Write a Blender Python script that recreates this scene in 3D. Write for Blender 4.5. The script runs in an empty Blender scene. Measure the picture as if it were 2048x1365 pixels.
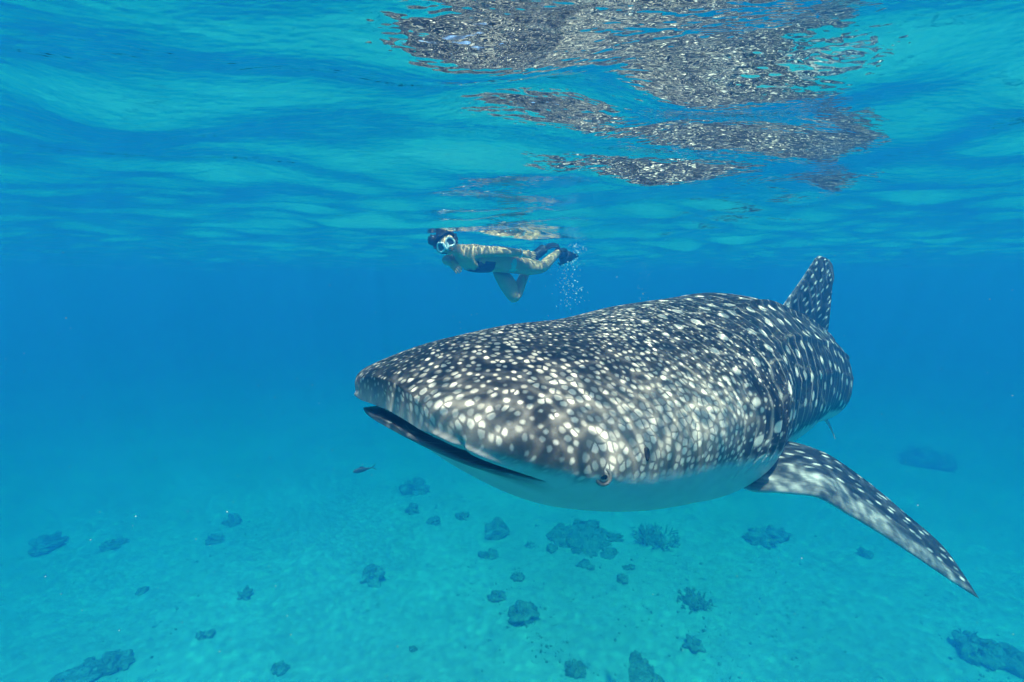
import bpy, bmesh, math, random
import numpy as np
from mathutils import Vector, Matrix
R = math.radians
scene = bpy.context.scene
C = scene.collection

# ------------------------------------------------------------------ camera
# the water surface is z = 0; the camera is 0.45 m under it
CAM = (0.0, 0.0, -0.45)
PITCH = 6.8
cd = bpy.data.cameras.new('camera')
cam = bpy.data.objects.new('camera', cd)
C.objects.link(cam)
cam.location = CAM
cam.rotation_euler = (R(90 - PITCH), 0, 0)
cd.sensor_width = 36
cd.lens = 18
cd.clip_start = 0.02
cd.clip_end = 2000
scene.camera = cam

# ------------------------------------------------------------------ sky and sun
SUN_TO = Vector((0.06, -0.38, 0.92)).normalized()       # direction towards the sun
sun_el = math.asin(SUN_TO.z)
sun_az = math.atan2(SUN_TO.x, SUN_TO.y)
w = bpy.data.worlds.new('World')
scene.world = w
w.use_nodes = True
wt = w.node_tree
sky = wt.nodes.new('ShaderNodeTexSky')
sky.sky_type = 'NISHITA'
sky.sun_disc = False
sky.sun_elevation = sun_el
sky.sun_rotation = sun_az
bg = wt.nodes['Background']
wt.links.new(sky.outputs['Color'], bg.inputs['Color'])
bg.inputs['Strength'].default_value = 0.12
sl = bpy.data.lights.new('sun', 'SUN')
sl.energy = 5.0
sl.angle = R(1.0)
sl.color = (1.0, 0.78, 0.71)
so = bpy.data.objects.new('sun', sl)
C.objects.link(so)
so.rotation_euler = SUN_TO.to_track_quat('Z', 'Y').to_euler()

vs = scene.view_settings
vs.view_transform = 'Standard'
vs.look = 'None'
vs.exposure = 0.12
vs.gamma = 1.0
vs.use_curve_mapping = False
cy = scene.cycles
cy.max_bounces = 8
cy.diffuse_bounces = 2
cy.glossy_bounces = 5
cy.transmission_bounces = 4
cy.transparent_max_bounces = 12
cy.volume_bounces = 1
cy.use_denoising = True
cy.use_adaptive_sampling = True
cy.adaptive_threshold = 0.03
cy.sample_clamp_indirect = 6.0


# ------------------------------------------------------------------ helpers
def smooth(a, b, x):
    t = np.clip((np.asarray(x, float) - a) / (b - a), 0, 1)
    return t * t * (3 - 2 * t)


def interp(xs, ys):
    """monotone-looking smooth curve through points (Catmull style, numpy only)"""
    xs = np.array(xs, float)
    ys = np.array(ys, float)
    h = np.diff(xs)
    d = np.diff(ys) / h
    m = np.zeros_like(ys)
    for i in range(1, len(xs) - 1):
        if d[i - 1] * d[i] > 0:
            m[i] = 2 * d[i - 1] * d[i] / (d[i - 1] + d[i])
    m[0], m[-1] = d[0], d[-1]

    def f(x):
        x = np.clip(np.asarray(x, float), xs[0], xs[-1])
        k = np.clip(np.searchsorted(xs, x, side='right') - 1, 0, len(h) - 1)
        t = (x - xs[k]) / h[k]
        return ((2 * t**3 - 3 * t**2 + 1) * ys[k] + (t**3 - 2 * t**2 + t) * h[k] * m[k]
                + (-2 * t**3 + 3 * t**2) * ys[k + 1] + (t**3 - t**2) * h[k] * m[k + 1])
    return f


def mesh_np(name, verts, faces, smooth_shade=True):
    """mesh from numpy arrays; faces: (n, 4) or (n, 3)"""
    me = bpy.data.meshes.new(name)
    verts = np.asarray(verts, np.float32)
    faces = np.asarray(faces, np.int32)
    n, k = faces.shape
    me.vertices.add(len(verts))
    me.vertices.foreach_set('co', verts.ravel())
    me.loops.add(n * k)
    me.loops.foreach_set('vertex_index', faces.ravel())
    me.polygons.add(n)
    me.polygons.foreach_set('loop_start', np.arange(n, dtype=np.int32) * k)
    me.polygons.foreach_set('loop_total', np.full(n, k, np.int32))
    me.update(calc_edges=True)
    me.validate()
    if smooth_shade:
        me.polygons.foreach_set('use_smooth', np.ones(n, bool))
    return me


def grid_faces(nu, nv, wrap=False):
    """quads of a grid of nu rows, nv columns (row-major)"""
    i = np.arange(nu - 1)[:, None]
    j = np.arange(nv if wrap else nv - 1)[None, :]
    jn = (j + 1) % nv
    a = i * nv + j
    b = i * nv + jn
    c = (i + 1) * nv + jn
    d = (i + 1) * nv + j
    return np.stack([a, b, c, d], -1).reshape(-1, 4)


def attr(me, name, data):
    data = np.asarray(data, np.float32)
    a = me.attributes.new(name, 'FLOAT_VECTOR', 'POINT')
    a.data.foreach_set('vector', data.ravel())


def put(name, me, mat=None, parent=None, **props):
    o = bpy.data.objects.new(name, me)
    C.objects.link(o)
    if mat is not None and me is not None:
        me.materials.append(mat)
    if parent is not None:
        o.parent = parent
    for k, v in props.items():
        o[k] = v
    return o


class NT:
    """tiny node-graph writer"""

    def __init__(self, name):
        self.m = bpy.data.materials.new(name)
        self.m.use_nodes = True
        self.t = self.m.node_tree
        self.t.nodes.clear()
        self.out = self.t.nodes.new('ShaderNodeOutputMaterial')

    def n(self, typ, **kw):
        nd = self.t.nodes.new('ShaderNode' + typ)
        for k, v in kw.items():
            setattr(nd, k, v)
        return nd

    def link(self, a, b):
        self.t.links.new(a, b)

    def val(self, sock, v):
        if hasattr(v, 'is_linked') or isinstance(v, bpy.types.NodeSocket):
            self.link(v, sock)
        else:
            sock.default_value = v

    def math(self, op, a, b=0.0, c=0.0, clamp=False):
        nd = self.n('Math', operation=op, use_clamp=clamp)
        self.val(nd.inputs[0], a)
        self.val(nd.inputs[1], b)
        self.val(nd.inputs[2], c)
        return nd.outputs[0]

    def vmath(self, op, a, b=(0, 0, 0)):
        nd = self.n('VectorMath', operation=op)
        self.val(nd.inputs[0], a)
        if op == 'SCALE':
            self.val(nd.inputs['Scale'], b)
        else:
            self.val(nd.inputs[1], b)
        return nd.outputs[0]

    def step(self, x, a, b):
        nd = self.n('MapRange', interpolation_type='SMOOTHSTEP')
        self.val(nd.inputs['Value'], x)
        self.val(nd.inputs['From Min'], a)
        self.val(nd.inputs['From Max'], b)
        return nd.outputs[0]

    def mix(self, f, a, b, blend='MIX'):
        nd = self.n('Mix', data_type='RGBA', blend_type=blend)
        self.val(nd.inputs[0], f)
        self.val(nd.inputs[6], a)
        self.val(nd.inputs[7], b)
        return nd.outputs[2]

    def mixf(self, f, a, b):
        nd = self.n('Mix', data_type='FLOAT')
        self.val(nd.inputs[0], f)
        self.val(nd.inputs[2], a)
        self.val(nd.inputs[3], b)
        return nd.outputs[0]

    def noise(self, vec, scale, detail=3.0, rough=0.55, dist=0.0, dim='3D', out=0):
        nd = self.n('TexNoise', noise_dimensions=dim)
        if vec is not None:
            self.link(vec, nd.inputs['Vector'])
        nd.inputs['Scale'].default_value = scale
        nd.inputs['Detail'].default_value = detail
        nd.inputs['Roughness'].default_value = rough
        nd.inputs['Distortion'].default_value = dist
        return nd.outputs[out]

    def voro(self, vec, scale, feature='F1', rand=1.0, dim='3D', out='Distance'):
        nd = self.n('TexVoronoi', feature=feature, voronoi_dimensions=dim)
        self.link(vec, nd.inputs['Vector'])
        nd.inputs['Scale'].default_value = scale
        nd.inputs['Randomness'].default_value = rand
        return nd.outputs[out]

    def bump(self, h, strength, dist, normal=None):
        nd = self.n('Bump')
        self.val(nd.inputs['Height'], h)
        nd.inputs['Strength'].default_value = strength
        nd.inputs['Distance'].default_value = dist
        if normal is not None:
            self.link(normal, nd.inputs['Normal'])
        return nd.outputs[0]

    def bsdf(self, color, rough=0.6, spec=0.3, normal=None, **kw):
        b = self.n('BsdfPrincipled')
        self.val(b.inputs['Base Color'], color)
        self.val(b.inputs['Roughness'], rough)
        self.val(b.inputs['Specular IOR Level'], spec)
        if normal is not None:
            self.link(normal, b.inputs['Normal'])
        for k, v in kw.items():
            self.val(b.inputs[k.replace('_', ' ')], v)
        self.link(b.outputs[0], self.out.inputs['Surface'])
        return b


def rgb(r, g, b):
    return (r, g, b, 1.0)


def simple_mat(name, col, rough=0.5, spec=0.4, var=0.25, scale=30.0, bump=0.2):
    t = NT(name)
    tc = t.n('TexCoord').outputs['Object']
    nz = t.noise(tc, scale, 3.0, 0.6)
    lo = rgb(*[c * (1 - var) for c in col])
    hi = rgb(*[min(1, c * (1 + var)) for c in col])
    t.bsdf(t.mix(nz, lo, hi), rough, spec, t.bump(nz, bump, 0.003))
    return t.m


# ------------------------------------------------------------------ the water
def wave_sum(X, Y, spacing, seed=71):
    """sum of small wave trains; trains too short for the local grid spacing fade out"""
    rng = np.random.default_rng(seed)
    Z = np.zeros_like(X)
    n = 90
    for i in range(n):
        lam = 0.26 * (3.0 / 0.26) ** (i / (n - 1)) * rng.uniform(0.92, 1.08)
        k = 2 * math.pi / lam
        th = R(80) + rng.normal(0, 0.65)
        slope = 0.026 * (0.60 + math.exp(-((math.log(lam / 0.5)) / 0.6) ** 2))
        a = slope / k * rng.uniform(0.6, 1.3)
        ph = rng.uniform(0, 2 * math.pi)
        fade = 1 - smooth(0.16, 0.33, spacing / lam)
        Z += a * fade * np.cos(k * (X * math.cos(th) + Y * math.sin(th)) + ph)
    return Z


def mat_water_surface():
    t = NT('water_surface')
    tc = t.n('TexCoord').outputs['Object']
    # fine ripples
    mp = t.n('Mapping')
    t.link(tc, mp.inputs['Vector'])
    mp.inputs['Rotation'].default_value = (0, 0, R(-15))
    mp.inputs['Scale'].default_value = (0.75, 1.5, 1)
    h = t.math('ADD', t.noise(mp.outputs[0], 28.0, 1.0, 0.5), t.math('MULTIPLY', t.noise(mp.outputs[0], 11.0, 0.0), 1.2))
    nrm = t.bump(h, 1.0, 0.0034)
    fr = t.n('Fresnel')
    fr.inputs['IOR'].default_value = 1.333
    t.link(nrm, fr.inputs['Normal'])
    # bright sun nets painted as ridged noise into the surface's transparent colour
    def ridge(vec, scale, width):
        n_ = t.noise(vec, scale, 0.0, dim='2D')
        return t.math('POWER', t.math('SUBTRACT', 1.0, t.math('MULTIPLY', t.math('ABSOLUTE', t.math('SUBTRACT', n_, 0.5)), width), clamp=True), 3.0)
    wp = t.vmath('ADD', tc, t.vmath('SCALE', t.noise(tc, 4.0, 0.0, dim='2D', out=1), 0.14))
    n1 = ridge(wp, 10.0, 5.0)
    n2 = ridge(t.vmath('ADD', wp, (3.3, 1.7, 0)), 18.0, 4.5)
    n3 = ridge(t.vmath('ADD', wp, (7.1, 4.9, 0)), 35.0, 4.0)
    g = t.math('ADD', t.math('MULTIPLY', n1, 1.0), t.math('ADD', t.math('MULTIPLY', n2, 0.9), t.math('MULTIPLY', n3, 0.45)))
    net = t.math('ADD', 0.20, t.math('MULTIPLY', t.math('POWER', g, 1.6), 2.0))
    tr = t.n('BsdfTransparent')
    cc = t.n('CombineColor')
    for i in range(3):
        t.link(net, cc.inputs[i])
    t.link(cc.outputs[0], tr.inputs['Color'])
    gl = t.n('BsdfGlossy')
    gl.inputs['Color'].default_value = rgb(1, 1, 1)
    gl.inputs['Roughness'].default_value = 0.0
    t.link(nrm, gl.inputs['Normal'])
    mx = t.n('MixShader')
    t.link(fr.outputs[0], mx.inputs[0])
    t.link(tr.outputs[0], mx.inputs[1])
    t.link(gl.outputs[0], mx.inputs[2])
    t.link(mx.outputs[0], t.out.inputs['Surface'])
    return t.m


def build_water():
    def axis(lo, a, b, hi, step, grow):
        out = list(np.arange(a, b, step))
        x, q = a, []
        while x > lo:
            x -= step * (1 + grow * (a - x))
            q.append(x)
        x, r = out[-1], []
        while x < hi:
            x += step * (1 + grow * (x - b if x > b else 0))
            r.append(x)
        return np.array(q[::-1] + out + r)
    xs = axis(-72, -2.2, 2.8, 72, 0.022, 0.6)
    ys = axis(-50, 0.2, 4.0, 90, 0.020, 0.33)
    dx = np.gradient(xs)
    dy = np.gradient(ys)
    X, Y = np.meshgrid(xs, ys)
    SX, SY = np.meshgrid(dx, dy)
    Z = wave_sum(X, Y, np.maximum(SX, SY))
    me = mesh_np('water', np.stack([X, Y, Z], -1).reshape(-1, 3), grid_faces(len(ys), len(xs)))
    return put('water_surface', me, mat_water_surface(), kind='structure')


build_water()


def build_haze():
    """the water body itself, seen as blue haze"""
    me = bpy.data.meshes.new('haze')
    bm = bmesh.new()
    bmesh.ops.create_cube(bm, size=1.0)
    bm.to_mesh(me)
    bm.free()
    t = NT('sea_water')
    v = t.n('VolumePrincipled')
    v.inputs['Color'].default_value = rgb(0.0057, 0.0682, 0.2159)
    v.inputs['Absorption Color'].default_value = rgb(0.2586, 0.8012, 0.9655)
    v.inputs['Density'].default_value = 0.44
    v.inputs['Anisotropy'].default_value = 0.25
    t.link(v.outputs[0], t.out.inputs['Volume'])
    o = put('haze', me, t.m, kind='stuff')
    o['label'] = 'clear blue sea water fading everything with distance'
    o.scale = (150, 150, 12.3)
    o.location = (0, 20, 0.3 - 12.3 / 2)
    return o


build_haze()

# ------------------------------------------------------------------ the seabed
SEABED = -8.6


def bed_z(X, Y):
    X = np.asarray(X, float)
    Y = np.asarray(Y, float)
    return (SEABED + 0.16 * np.sin(X * 0.31 + 0.7) * np.cos(Y * 0.23 + 0.4) + 0.10 * np.sin(X * 0.7 - Y * 0.5)
            + 0.05 * np.sin(X * 1.6 + Y * 1.1 + 1.0))


def build_seabed():
    t = NT('sand')
    tc = t.n('TexCoord').outputs['Object']
    a = t.noise(tc, 0.35, 4.0, 0.6)
    b = t.noise(tc, 3.0, 5.0, 0.65)
    c = t.voro(tc, 5.0, 'F1', 1.0)
    col = t.mix(t.step(a, 0.35, 0.7), rgb(0.70, 0.685, 0.64), rgb(0.84, 0.83, 0.78))
    col = t.mix(t.math('MULTIPLY', t.step(b, 0.56, 0.75), 0.18), col, rgb(0.36, 0.36, 0.31))
    gm = t.math('MULTIPLY', t.step(t.noise(tc, 0.55, 3.0, 0.6), 0.55, 0.68), t.math('SUBTRACT', 1.0, t.step(c, 0.14, 0.3)))
    col = t.mix(t.math('MULTIPLY', gm, 0.6), col, rgb(0.20, 0.21, 0.17))
    t.bsdf(col, 0.9, 0.1, t.bump(b, 0.25, 0.05))
    ax = np.linspace(-74, 74, 260)
    X, Y = np.meshgrid(ax, ax + 20)
    me = mesh_np('seabed', np.stack([X, Y, bed_z(X, Y)], -1).reshape(-1, 3), grid_faces(260, 260))
    return put('seabed', me, t.m, kind='structure')


build_seabed()

# ------------------------------------------------------------------ whale shark
# local shark coordinates: s runs from snout to tail, l to the shark's left, z up.
SHARK_L = 6.9
_sg = np.linspace(0, SHARK_L, 1400)
_al = interp([0, .35, 0.9, 1.4, 2.0, 3.0, 3.6, 4.5, 6.9], np.radians([37, 39, 44, 44, 41, 40, 64, 88, 92]))(_sg)
_ds = _sg[1] - _sg[0]
_px = -0.350 + np.concatenate([[0], np.cumsum(np.cos((_al[1:] + _al[:-1]) / 2) * _ds)])
_py = 1.41 + np.concatenate([[0], np.cumsum(np.sin((_al[1:] + _al[:-1]) / 2) * _ds)])
_pz = interp([0, .5, 1.5, 2.0, 2.5, 3.0, 3.5, 5.0, 6.9], [-0.820, -0.905, -0.94, -0.965, -1.02, -1.10, -1.21, -1.6, -2.1])(_sg)


def bend(s, l, z):
    s = np.asarray(s, float)
    al = np.interp(s, _sg, _al)
    x = np.interp(s, _sg, _px) + l * np.sin(al)
    y = np.interp(s, _sg, _py) - l * np.cos(al)
    return np.stack([x, y, np.interp(s, _sg, _pz) + z], -1)


f_w = interp([0, .3, .6, 1.0, 1.35, 1.6, 2.0, 2.5, 3.0, 3.5, 4.0, 5.0, 6.0, 6.9],
             [.545, .55, .56, .57, .565, .51, .46, .39, .30, .25, .22, .15, .09, .06])
f_t = interp([0, .12, .3, .6, 1.0, 1.5, 2.0, 2.5, 3.2, 4.0, 5.0, 6.0, 6.9],
             [.255, .265, .283, .315, .350, .407, .440, .42, .355, .29, .19, .12, .09])
f_b = interp([0, .12, .3, .6, 1.0, 1.4, 2.0, 2.6, 3.2, 4.0, 5.0, 6.0, 6.9],
             [.085, .11, .21, .31, .42, .485, .445, .36, .29, .22, .14, .08, .06])


def capf(s, a, n):
    q = np.clip(1 - s / a, 0, 1)
    return (1 - q ** n) ** (1 / n)


EYE = (0.275, 0.545, -0.030)
MOUTH_C = 0.22        # s of the mouth corners


def build_shark():
    rings = np.concatenate([0.34 * (np.linspace(0.0, 1, 130)) ** 2,
                            np.arange(0.345, 2.0, 0.0055), np.arange(2.0, 4.2, 0.011),
                            np.arange(4.2, SHARK_L + .001, 0.03)])
    rings[0] = 1e-5
    nth = 512
    # more columns along the two side edges
    q = np.linspace(0, 2 * math.pi, nth, endpoint=False)
    th = q - 0.28 * np.sin(2 * q)
    S, T = np.meshgrid(rings, th, indexing='ij')
    cw = capf(S, 0.30, 2.5)
    ct = capf(S, 0.52, 2.05)
    cb = capf(S, 0.30, 2.0)
    wid = f_w(S) * cw
    up = f_t(S) * ct
    dn = f_b(S) * cb
    c, sn = np.cos(T), np.sin(T)
    top = sn > 0
    et = 1.22 - 0.24 * smooth(0.7, 1.7, S)
    L = wid * np.sign(c) * np.abs(c) ** np.where(top, et, 0.92)
    Z = np.where(top, up * np.abs(sn) ** et, -dn * np.abs(sn) ** 0.85)
    SS = S.copy()
    al_ = np.abs(L)
    # forehead overhangs the mouth a little
    front = 1 - smooth(0.0, 0.30, S)
    SS -= 0.036 * front * np.exp(-((Z - 0.075) / 0.06) ** 2)
    jaw = np.exp(-((Z + 0.07) / 0.05) ** 2) * smooth(-0.015, -0.04, Z) * (1 - smooth(0.10, 0.26, S)) * (1 - smooth(.30, .47, np.abs(L)))
    SS -= 0.030 * jaw
    # mouth: a slit that runs round the front
    zm = -0.012 - 0.050 * (al_ / 0.47) ** 2
    gap = 0.0160 * np.clip(1 - (al_ / 0.475) ** 6, 0, 1)
    inm = (1 - smooth(MOUTH_C - 0.03, MOUTH_C + 0.02, S))
    v = (Z - zm) / np.maximum(gap, 1e-4)
    depth = 0.065 * inm * np.sqrt(np.clip(1 - v ** 2, 0, 1)) * np.clip(gap / 0.012, 0, 1)
    # inward direction in plan
    nb, nl = -0.85, np.clip(L / 0.55, -1, 1) ** 3 * 0.9
    nn = np.sqrt(nb ** 2 + nl ** 2)
    lipfade = inm * np.clip(gap / 0.012, 0, 1)
    lip_u = 0.010 * lipfade * np.exp(-((Z - (zm + gap + 0.012)) / 0.010) ** 2)
    lip_d = 0.016 * lipfade * np.exp(-((Z - (zm - gap - 0.016)) / 0.014) ** 2)
    dd = depth - lip_u - lip_d
    SS = SS - dd * nb / nn
    L = L - dd * nl / nn
    inside = (depth > 0.03) & (v > 0.1)
    # soft fold above the mouth, groove under the nostril
    for sg in (1,):
        gno = np.exp(-(((al_ - 0.335) / 0.012) ** 2)) * np.exp(-((Z - zm - gap - 0.012) / 0.016) ** 2) * inm
        SS = SS + 0.016 * gno
    # eye socket swelling
    ey = np.exp(-(((S - EYE[0]) / 0.04) ** 2 + ((Z - EYE[2]) / 0.03) ** 2)) * (al_ > 0.4)
    L = L + np.sign(L) * 0.012 * ey
    # gill slits
    for k in range(5):
        sk = 1.0 + 0.085 * k + 0.10 * np.clip(Z + 0.06, -0.2, 0.3)
        m = np.exp(-((S - sk) / 0.010) ** 2) * smooth(-0.22, -0.15, Z) * (1 - smooth(0.06 + .01 * k, 0.13 + .01 * k, Z)) * (al_ > 0.3)
        b = np.exp(-((S - sk + 0.03) / 0.022) ** 2) * smooth(-0.22, -0.12, Z) * (1 - smooth(0.04, 0.14, Z)) * (al_ > 0.3)
        L = L - np.sign(L) * (0.032 * m - 0.014 * b)
    # long keels on the flanks
    for a0, amp in ((62, 0.020), (33, 0.012), (8, 0.005)):
        ang = np.where(T <= math.pi, np.minimum(T, math.pi - T), -1)
        m = np.exp(-((ang - R(a0)) / 0.045) ** 2) * smooth(1.2, 1.9, S) * (1 - smooth(4.8, 6.0, S))
        L = L + np.sign(L) * amp * m * np.cos(R(a0))
        Z = Z + amp * m * np.sin(R(a0))
    # gentle muscle unevenness
    Z = Z + 0.006 * np.sin(S * 7.0 + L * 3.0) * smooth(.3, .8, S) + 0.004 * np.sin(L * 17 + S * 5) * smooth(.2, .5, S)
    P = bend(SS, L, Z)
    # skin coordinates: length along the top and girth from the back's midline
    prof = np.stack([rings, (f_t(rings) * capf(rings, .52, 2.05))], -1)
    sa = np.concatenate([[0], np.cumsum(np.hypot(*np.diff(prof, axis=0).T))])
    dl = np.hypot(np.diff(L, axis=1, append=L[:, :1]), np.diff(Z, axis=1, append=Z[:, :1]))
    cum = np.concatenate([np.zeros((len(rings), 1)), np.cumsum(dl, 1)[:, :-1]], 1)
    i0 = np.argmin(np.abs(th - math.pi / 2))
    G = cum - cum[:, i0:i0 + 1]
    low = T > 1.5 * math.pi
    per = dl.sum(1, keepdims=True)
    G = np.where(low, G - per, G)
    SA = np.repeat(sa[:, None], nth, 1)
    # masks
    edge = interp([0, .3, .45, .9, 1.4, 2.0, 3.0, 6.9], [-.005, -.03, -.04, -.10, -.17, -.20, -.17, -.02])(S)
    belly = 1 - smooth(edge - 0.05, edge + 0.03, Z)
    lower_lip = 0.95 * lipfade * (1 - smooth(0.0, 0.012, Z - (zm - gap))) * smooth(-0.070, 0.0, Z - (zm - gap))
    lower_lip = np.where(inside, 1.0, lower_lip)
    rim = inm * np.exp(-((Z - (zm + gap)) / 0.052) ** 2) * (Z > zm)
    cheek = np.exp(-((Z - 0.06) / 0.11) ** 2) * smooth(0.10, 0.35, S) * (1 - smooth(.75, 1.2, S)) * smooth(.25, .42, al_)
    cheek = np.maximum(cheek, 0.85 * front * np.exp(-((Z - 0.07) / 0.06) ** 2) * smooth(.1, .3, L))
    me = mesh_np('body', P.reshape(-1, 3), grid_faces(len(rings), nth, True)[:, ::-1])
    attr(me, 'skin', np.stack([SA, G, Z], -1).reshape(-1, 3))
    attr(me, 'mask', np.stack([belly, lower_lip, np.where(inside, 1.0, 0.0)], -1).reshape(-1, 3))
    attr(me, 'mask2', np.stack([cheek, rim, S], -1).reshape(-1, 3))
    return me


def mat_shark():
    t = NT('whale_shark_skin')
    sk = t.n('Attribute', attribute_name='skin').outputs['Vector']
    mk = t.n('SeparateXYZ')
    t.link(t.n('Attribute', attribute_name='mask').outputs['Vector'], mk.inputs[0])
    mk2 = t.n('SeparateXYZ')
    t.link(t.n('Attribute', attribute_name='mask2').outputs['Vector'], mk2.inputs[0])
    belly, lip, inside = mk.outputs
    cheek, rim, s = mk2.outputs
    flat = t.vmath('MULTIPLY', sk, (1, 1, 0))
    nz = t.noise(flat, 5.0, 3.0, 0.6, out=1)
    wob = t.vmath('ADD', flat, t.vmath('SCALE', t.vmath('SUBTRACT', nz, (.5, .5, .5)), 0.030))
    fine = t.noise(flat, 130.0, 2.0, 0.6, out=1)
    wob = t.vmath('ADD', wob, t.vmath('SCALE', t.vmath('SUBTRACT', fine, (.5, .5, .5)), 0.006))
    lowf = t.noise(flat, 3.2, 2.0, 0.5)
    head = t.math('SUBTRACT', 1.0, t.step(s, 0.5, 1.5))
    body = t.step(s, 0.45, 1.3)
    # head: crowded pale dots
    d1 = t.voro(wob, 36.0, 'DISTANCE_TO_EDGE', 0.75, '2D')
    c1 = t.voro(wob, 36.0, 'F1', 0.75, '2D', 'Color')
    rc = t.n('SeparateColor')
    t.link(c1, rc.inputs[0])
    f1 = t.voro(wob, 36.0, 'F1', 0.75, '2D')
    rad = t.math('ADD', 0.145, t.math('MULTIPLY', t.step(lowf, 0.36, 0.66), 0.17))
    rad = t.math('ADD', rad, t.math('MULTIPLY', cheek, 0.23))
    rad = t.math('MULTIPLY', rad, t.math('ADD', 0.78, t.math('MULTIPLY', rc.outputs[0], 0.44)))
    rad = t.math('MULTIPLY', rad, t.math('POWER', head, 0.4))
    seam = t.step(d1, t.math('SUBTRACT', 0.05, t.math('MULTIPLY', cheek, 0.03)), 0.15)
    sp1 = t.math('SUBTRACT', 1.0, t.step(f1, t.math('SUBTRACT', rad, 0.13), t.math('ADD', rad, 0.13)))
    sp1 = t.math('MULTIPLY', sp1, seam)
    sp1 = t.math('MULTIPLY', sp1, t.math('ADD', 0.38, t.math('MULTIPLY', rc.outputs[1], 0.66)))
    # mid: medium dots
    mid = t.math('MULTIPLY', t.step(s, 0.3, 0.9), t.math('SUBTRACT', 1.0, t.step(s, 1.3, 2.1)))
    d2 = t.voro(t.vmath('ADD', wob, (4.1, 2.7, 0)), 15.0, 'F1', 0.85, '2D')
    r2 = t.math('MULTIPLY', mid, 0.14)
    sp2 = t.math('SUBTRACT', 1.0, t.step(d2, t.math('SUBTRACT', r2, 0.09), t.math('ADD', r2, 0.04)))
    # body: large spaced dots, slightly drawn out along the body
    bw = t.vmath('MULTIPLY', wob, (0.82, 1.0, 1.0))
    d3 = t.voro(t.vmath('ADD', bw, (1.3, 7.7, 0)), 8.0, 'F1', 0.55, '2D')
    r3 = t.math('MULTIPLY', body, 0.20)
    sp3 = t.math('SUBTRACT', 1.0, t.step(d3, t.math('SUBTRACT', r3, 0.07), t.math('ADD', r3, 0.02)))
    # pale cross bars between the dot rows, broken up
    sx = t.n('SeparateXYZ')
    t.link(t.vmath('ADD', flat, t.vmath('SCALE', t.vmath('SUBTRACT', t.noise(flat, 2.3, 3.0, 0.6, out=1), (.5, .5, .5)), 0.22)), sx.inputs[0])
    wv = t.math('ABSOLUTE', t.math('SINE', t.math('MULTIPLY', sx.outputs[0], 27.0)))
    bar = t.math('SUBTRACT', 1.0, t.step(wv, 0.05, 0.30))
    wv2 = t.math('ABSOLUTE', t.math('SINE', t.math('ADD', t.math('MULTIPLY', sx.outputs[1], 20.0), t.math('MULTIPLY', sx.outputs[0], 5.0))))
    bar2 = t.math('SUBTRACT', 1.0, t.step(wv2, 0.04, 0.22))
    brk = t.step(t.noise(flat, 6.0, 2.0), 0.42, 0.58)
    bars = t.math('MULTIPLY', t.math('MAXIMUM', bar, t.math('MULTIPLY', bar2, t.math('MULTIPLY', brk, 0.7))), t.math('MULTIPLY', body, 0.36))
    p = t.math('MAXIMUM', t.math('MAXIMUM', sp1, sp2), t.math('MAXIMUM', sp3, bars))
    mott = t.noise(flat, 38.0, 4.0, 0.7)
    p = t.math('MULTIPLY', p, t.math('ADD', 0.72, t.math('MULTIPLY', mott, 0.45)))
    p = t.math('MINIMUM', p, 1.0)
    dark = t.mix(t.noise(flat, 9.0, 4.0, 0.6), rgb(0.011, 0.014, 0.019), rgb(0.042, 0.044, 0.046))
    dark = t.mix(t.math('MULTIPLY', cheek, 0.8), dark, rgb(0.27, 0.24, 0.20))  # strong sun on the cheek partly painted into the ground between its spots
    pale = t.mix(t.noise(flat, 20.0, 3.0, 0.6), rgb(0.82, 0.71, 0.57), rgb(0.56, 0.51, 0.43))
    col = t.mix(p, dark, pale)
    col = t.mix(t.math('MULTIPLY', rim, 0.85), col, t.mix(t.noise(flat, 45.0, 3.0, 0.7), rgb(0.24, 0.23, 0.21), rgb(0.46, 0.43, 0.38)))
    bel = t.mix(t.noise(flat, 12.0, 3.0, 0.6), rgb(0.40, 0.41, 0.40), rgb(0.54, 0.54, 0.51))
    rag = t.noise(t.vmath('MULTIPLY', flat, (26.0, 4.0, 1.0)), 1.0, 3.0, 0.6)
    bm_ = t.step(t.math('ADD', belly, t.math('MULTIPLY', t.math('SUBTRACT', rag, 0.5), 1.1)), 0.05, 0.95)
    col = t.mix(t.math('MULTIPLY', bm_, t.step(belly, 0.0, 0.25)), col, bel)
    lipc = t.mix(t.step(t.noise(flat, 60.0, 3.0, 0.7), 0.5, 0.75), rgb(0.05, 0.056, 0.066), rgb(0.26, 0.26, 0.25))  # dark speckled lip, with the upper jaw's shadow painted into its colour
    col = t.mix(lip, col, lipc)
    col = t.mix(inside, col, rgb(0.012, 0.016, 0.022))
    bh = t.math('ADD', t.math('MULTIPLY', t.noise(flat, 160.0, 2.0, 0.6), 0.5), t.math('MULTIPLY', mott, 0.8))
    t.bsdf(col, 0.55, 0.25, t.bump(bh, 0.35, 0.004))
    return t.m


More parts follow.
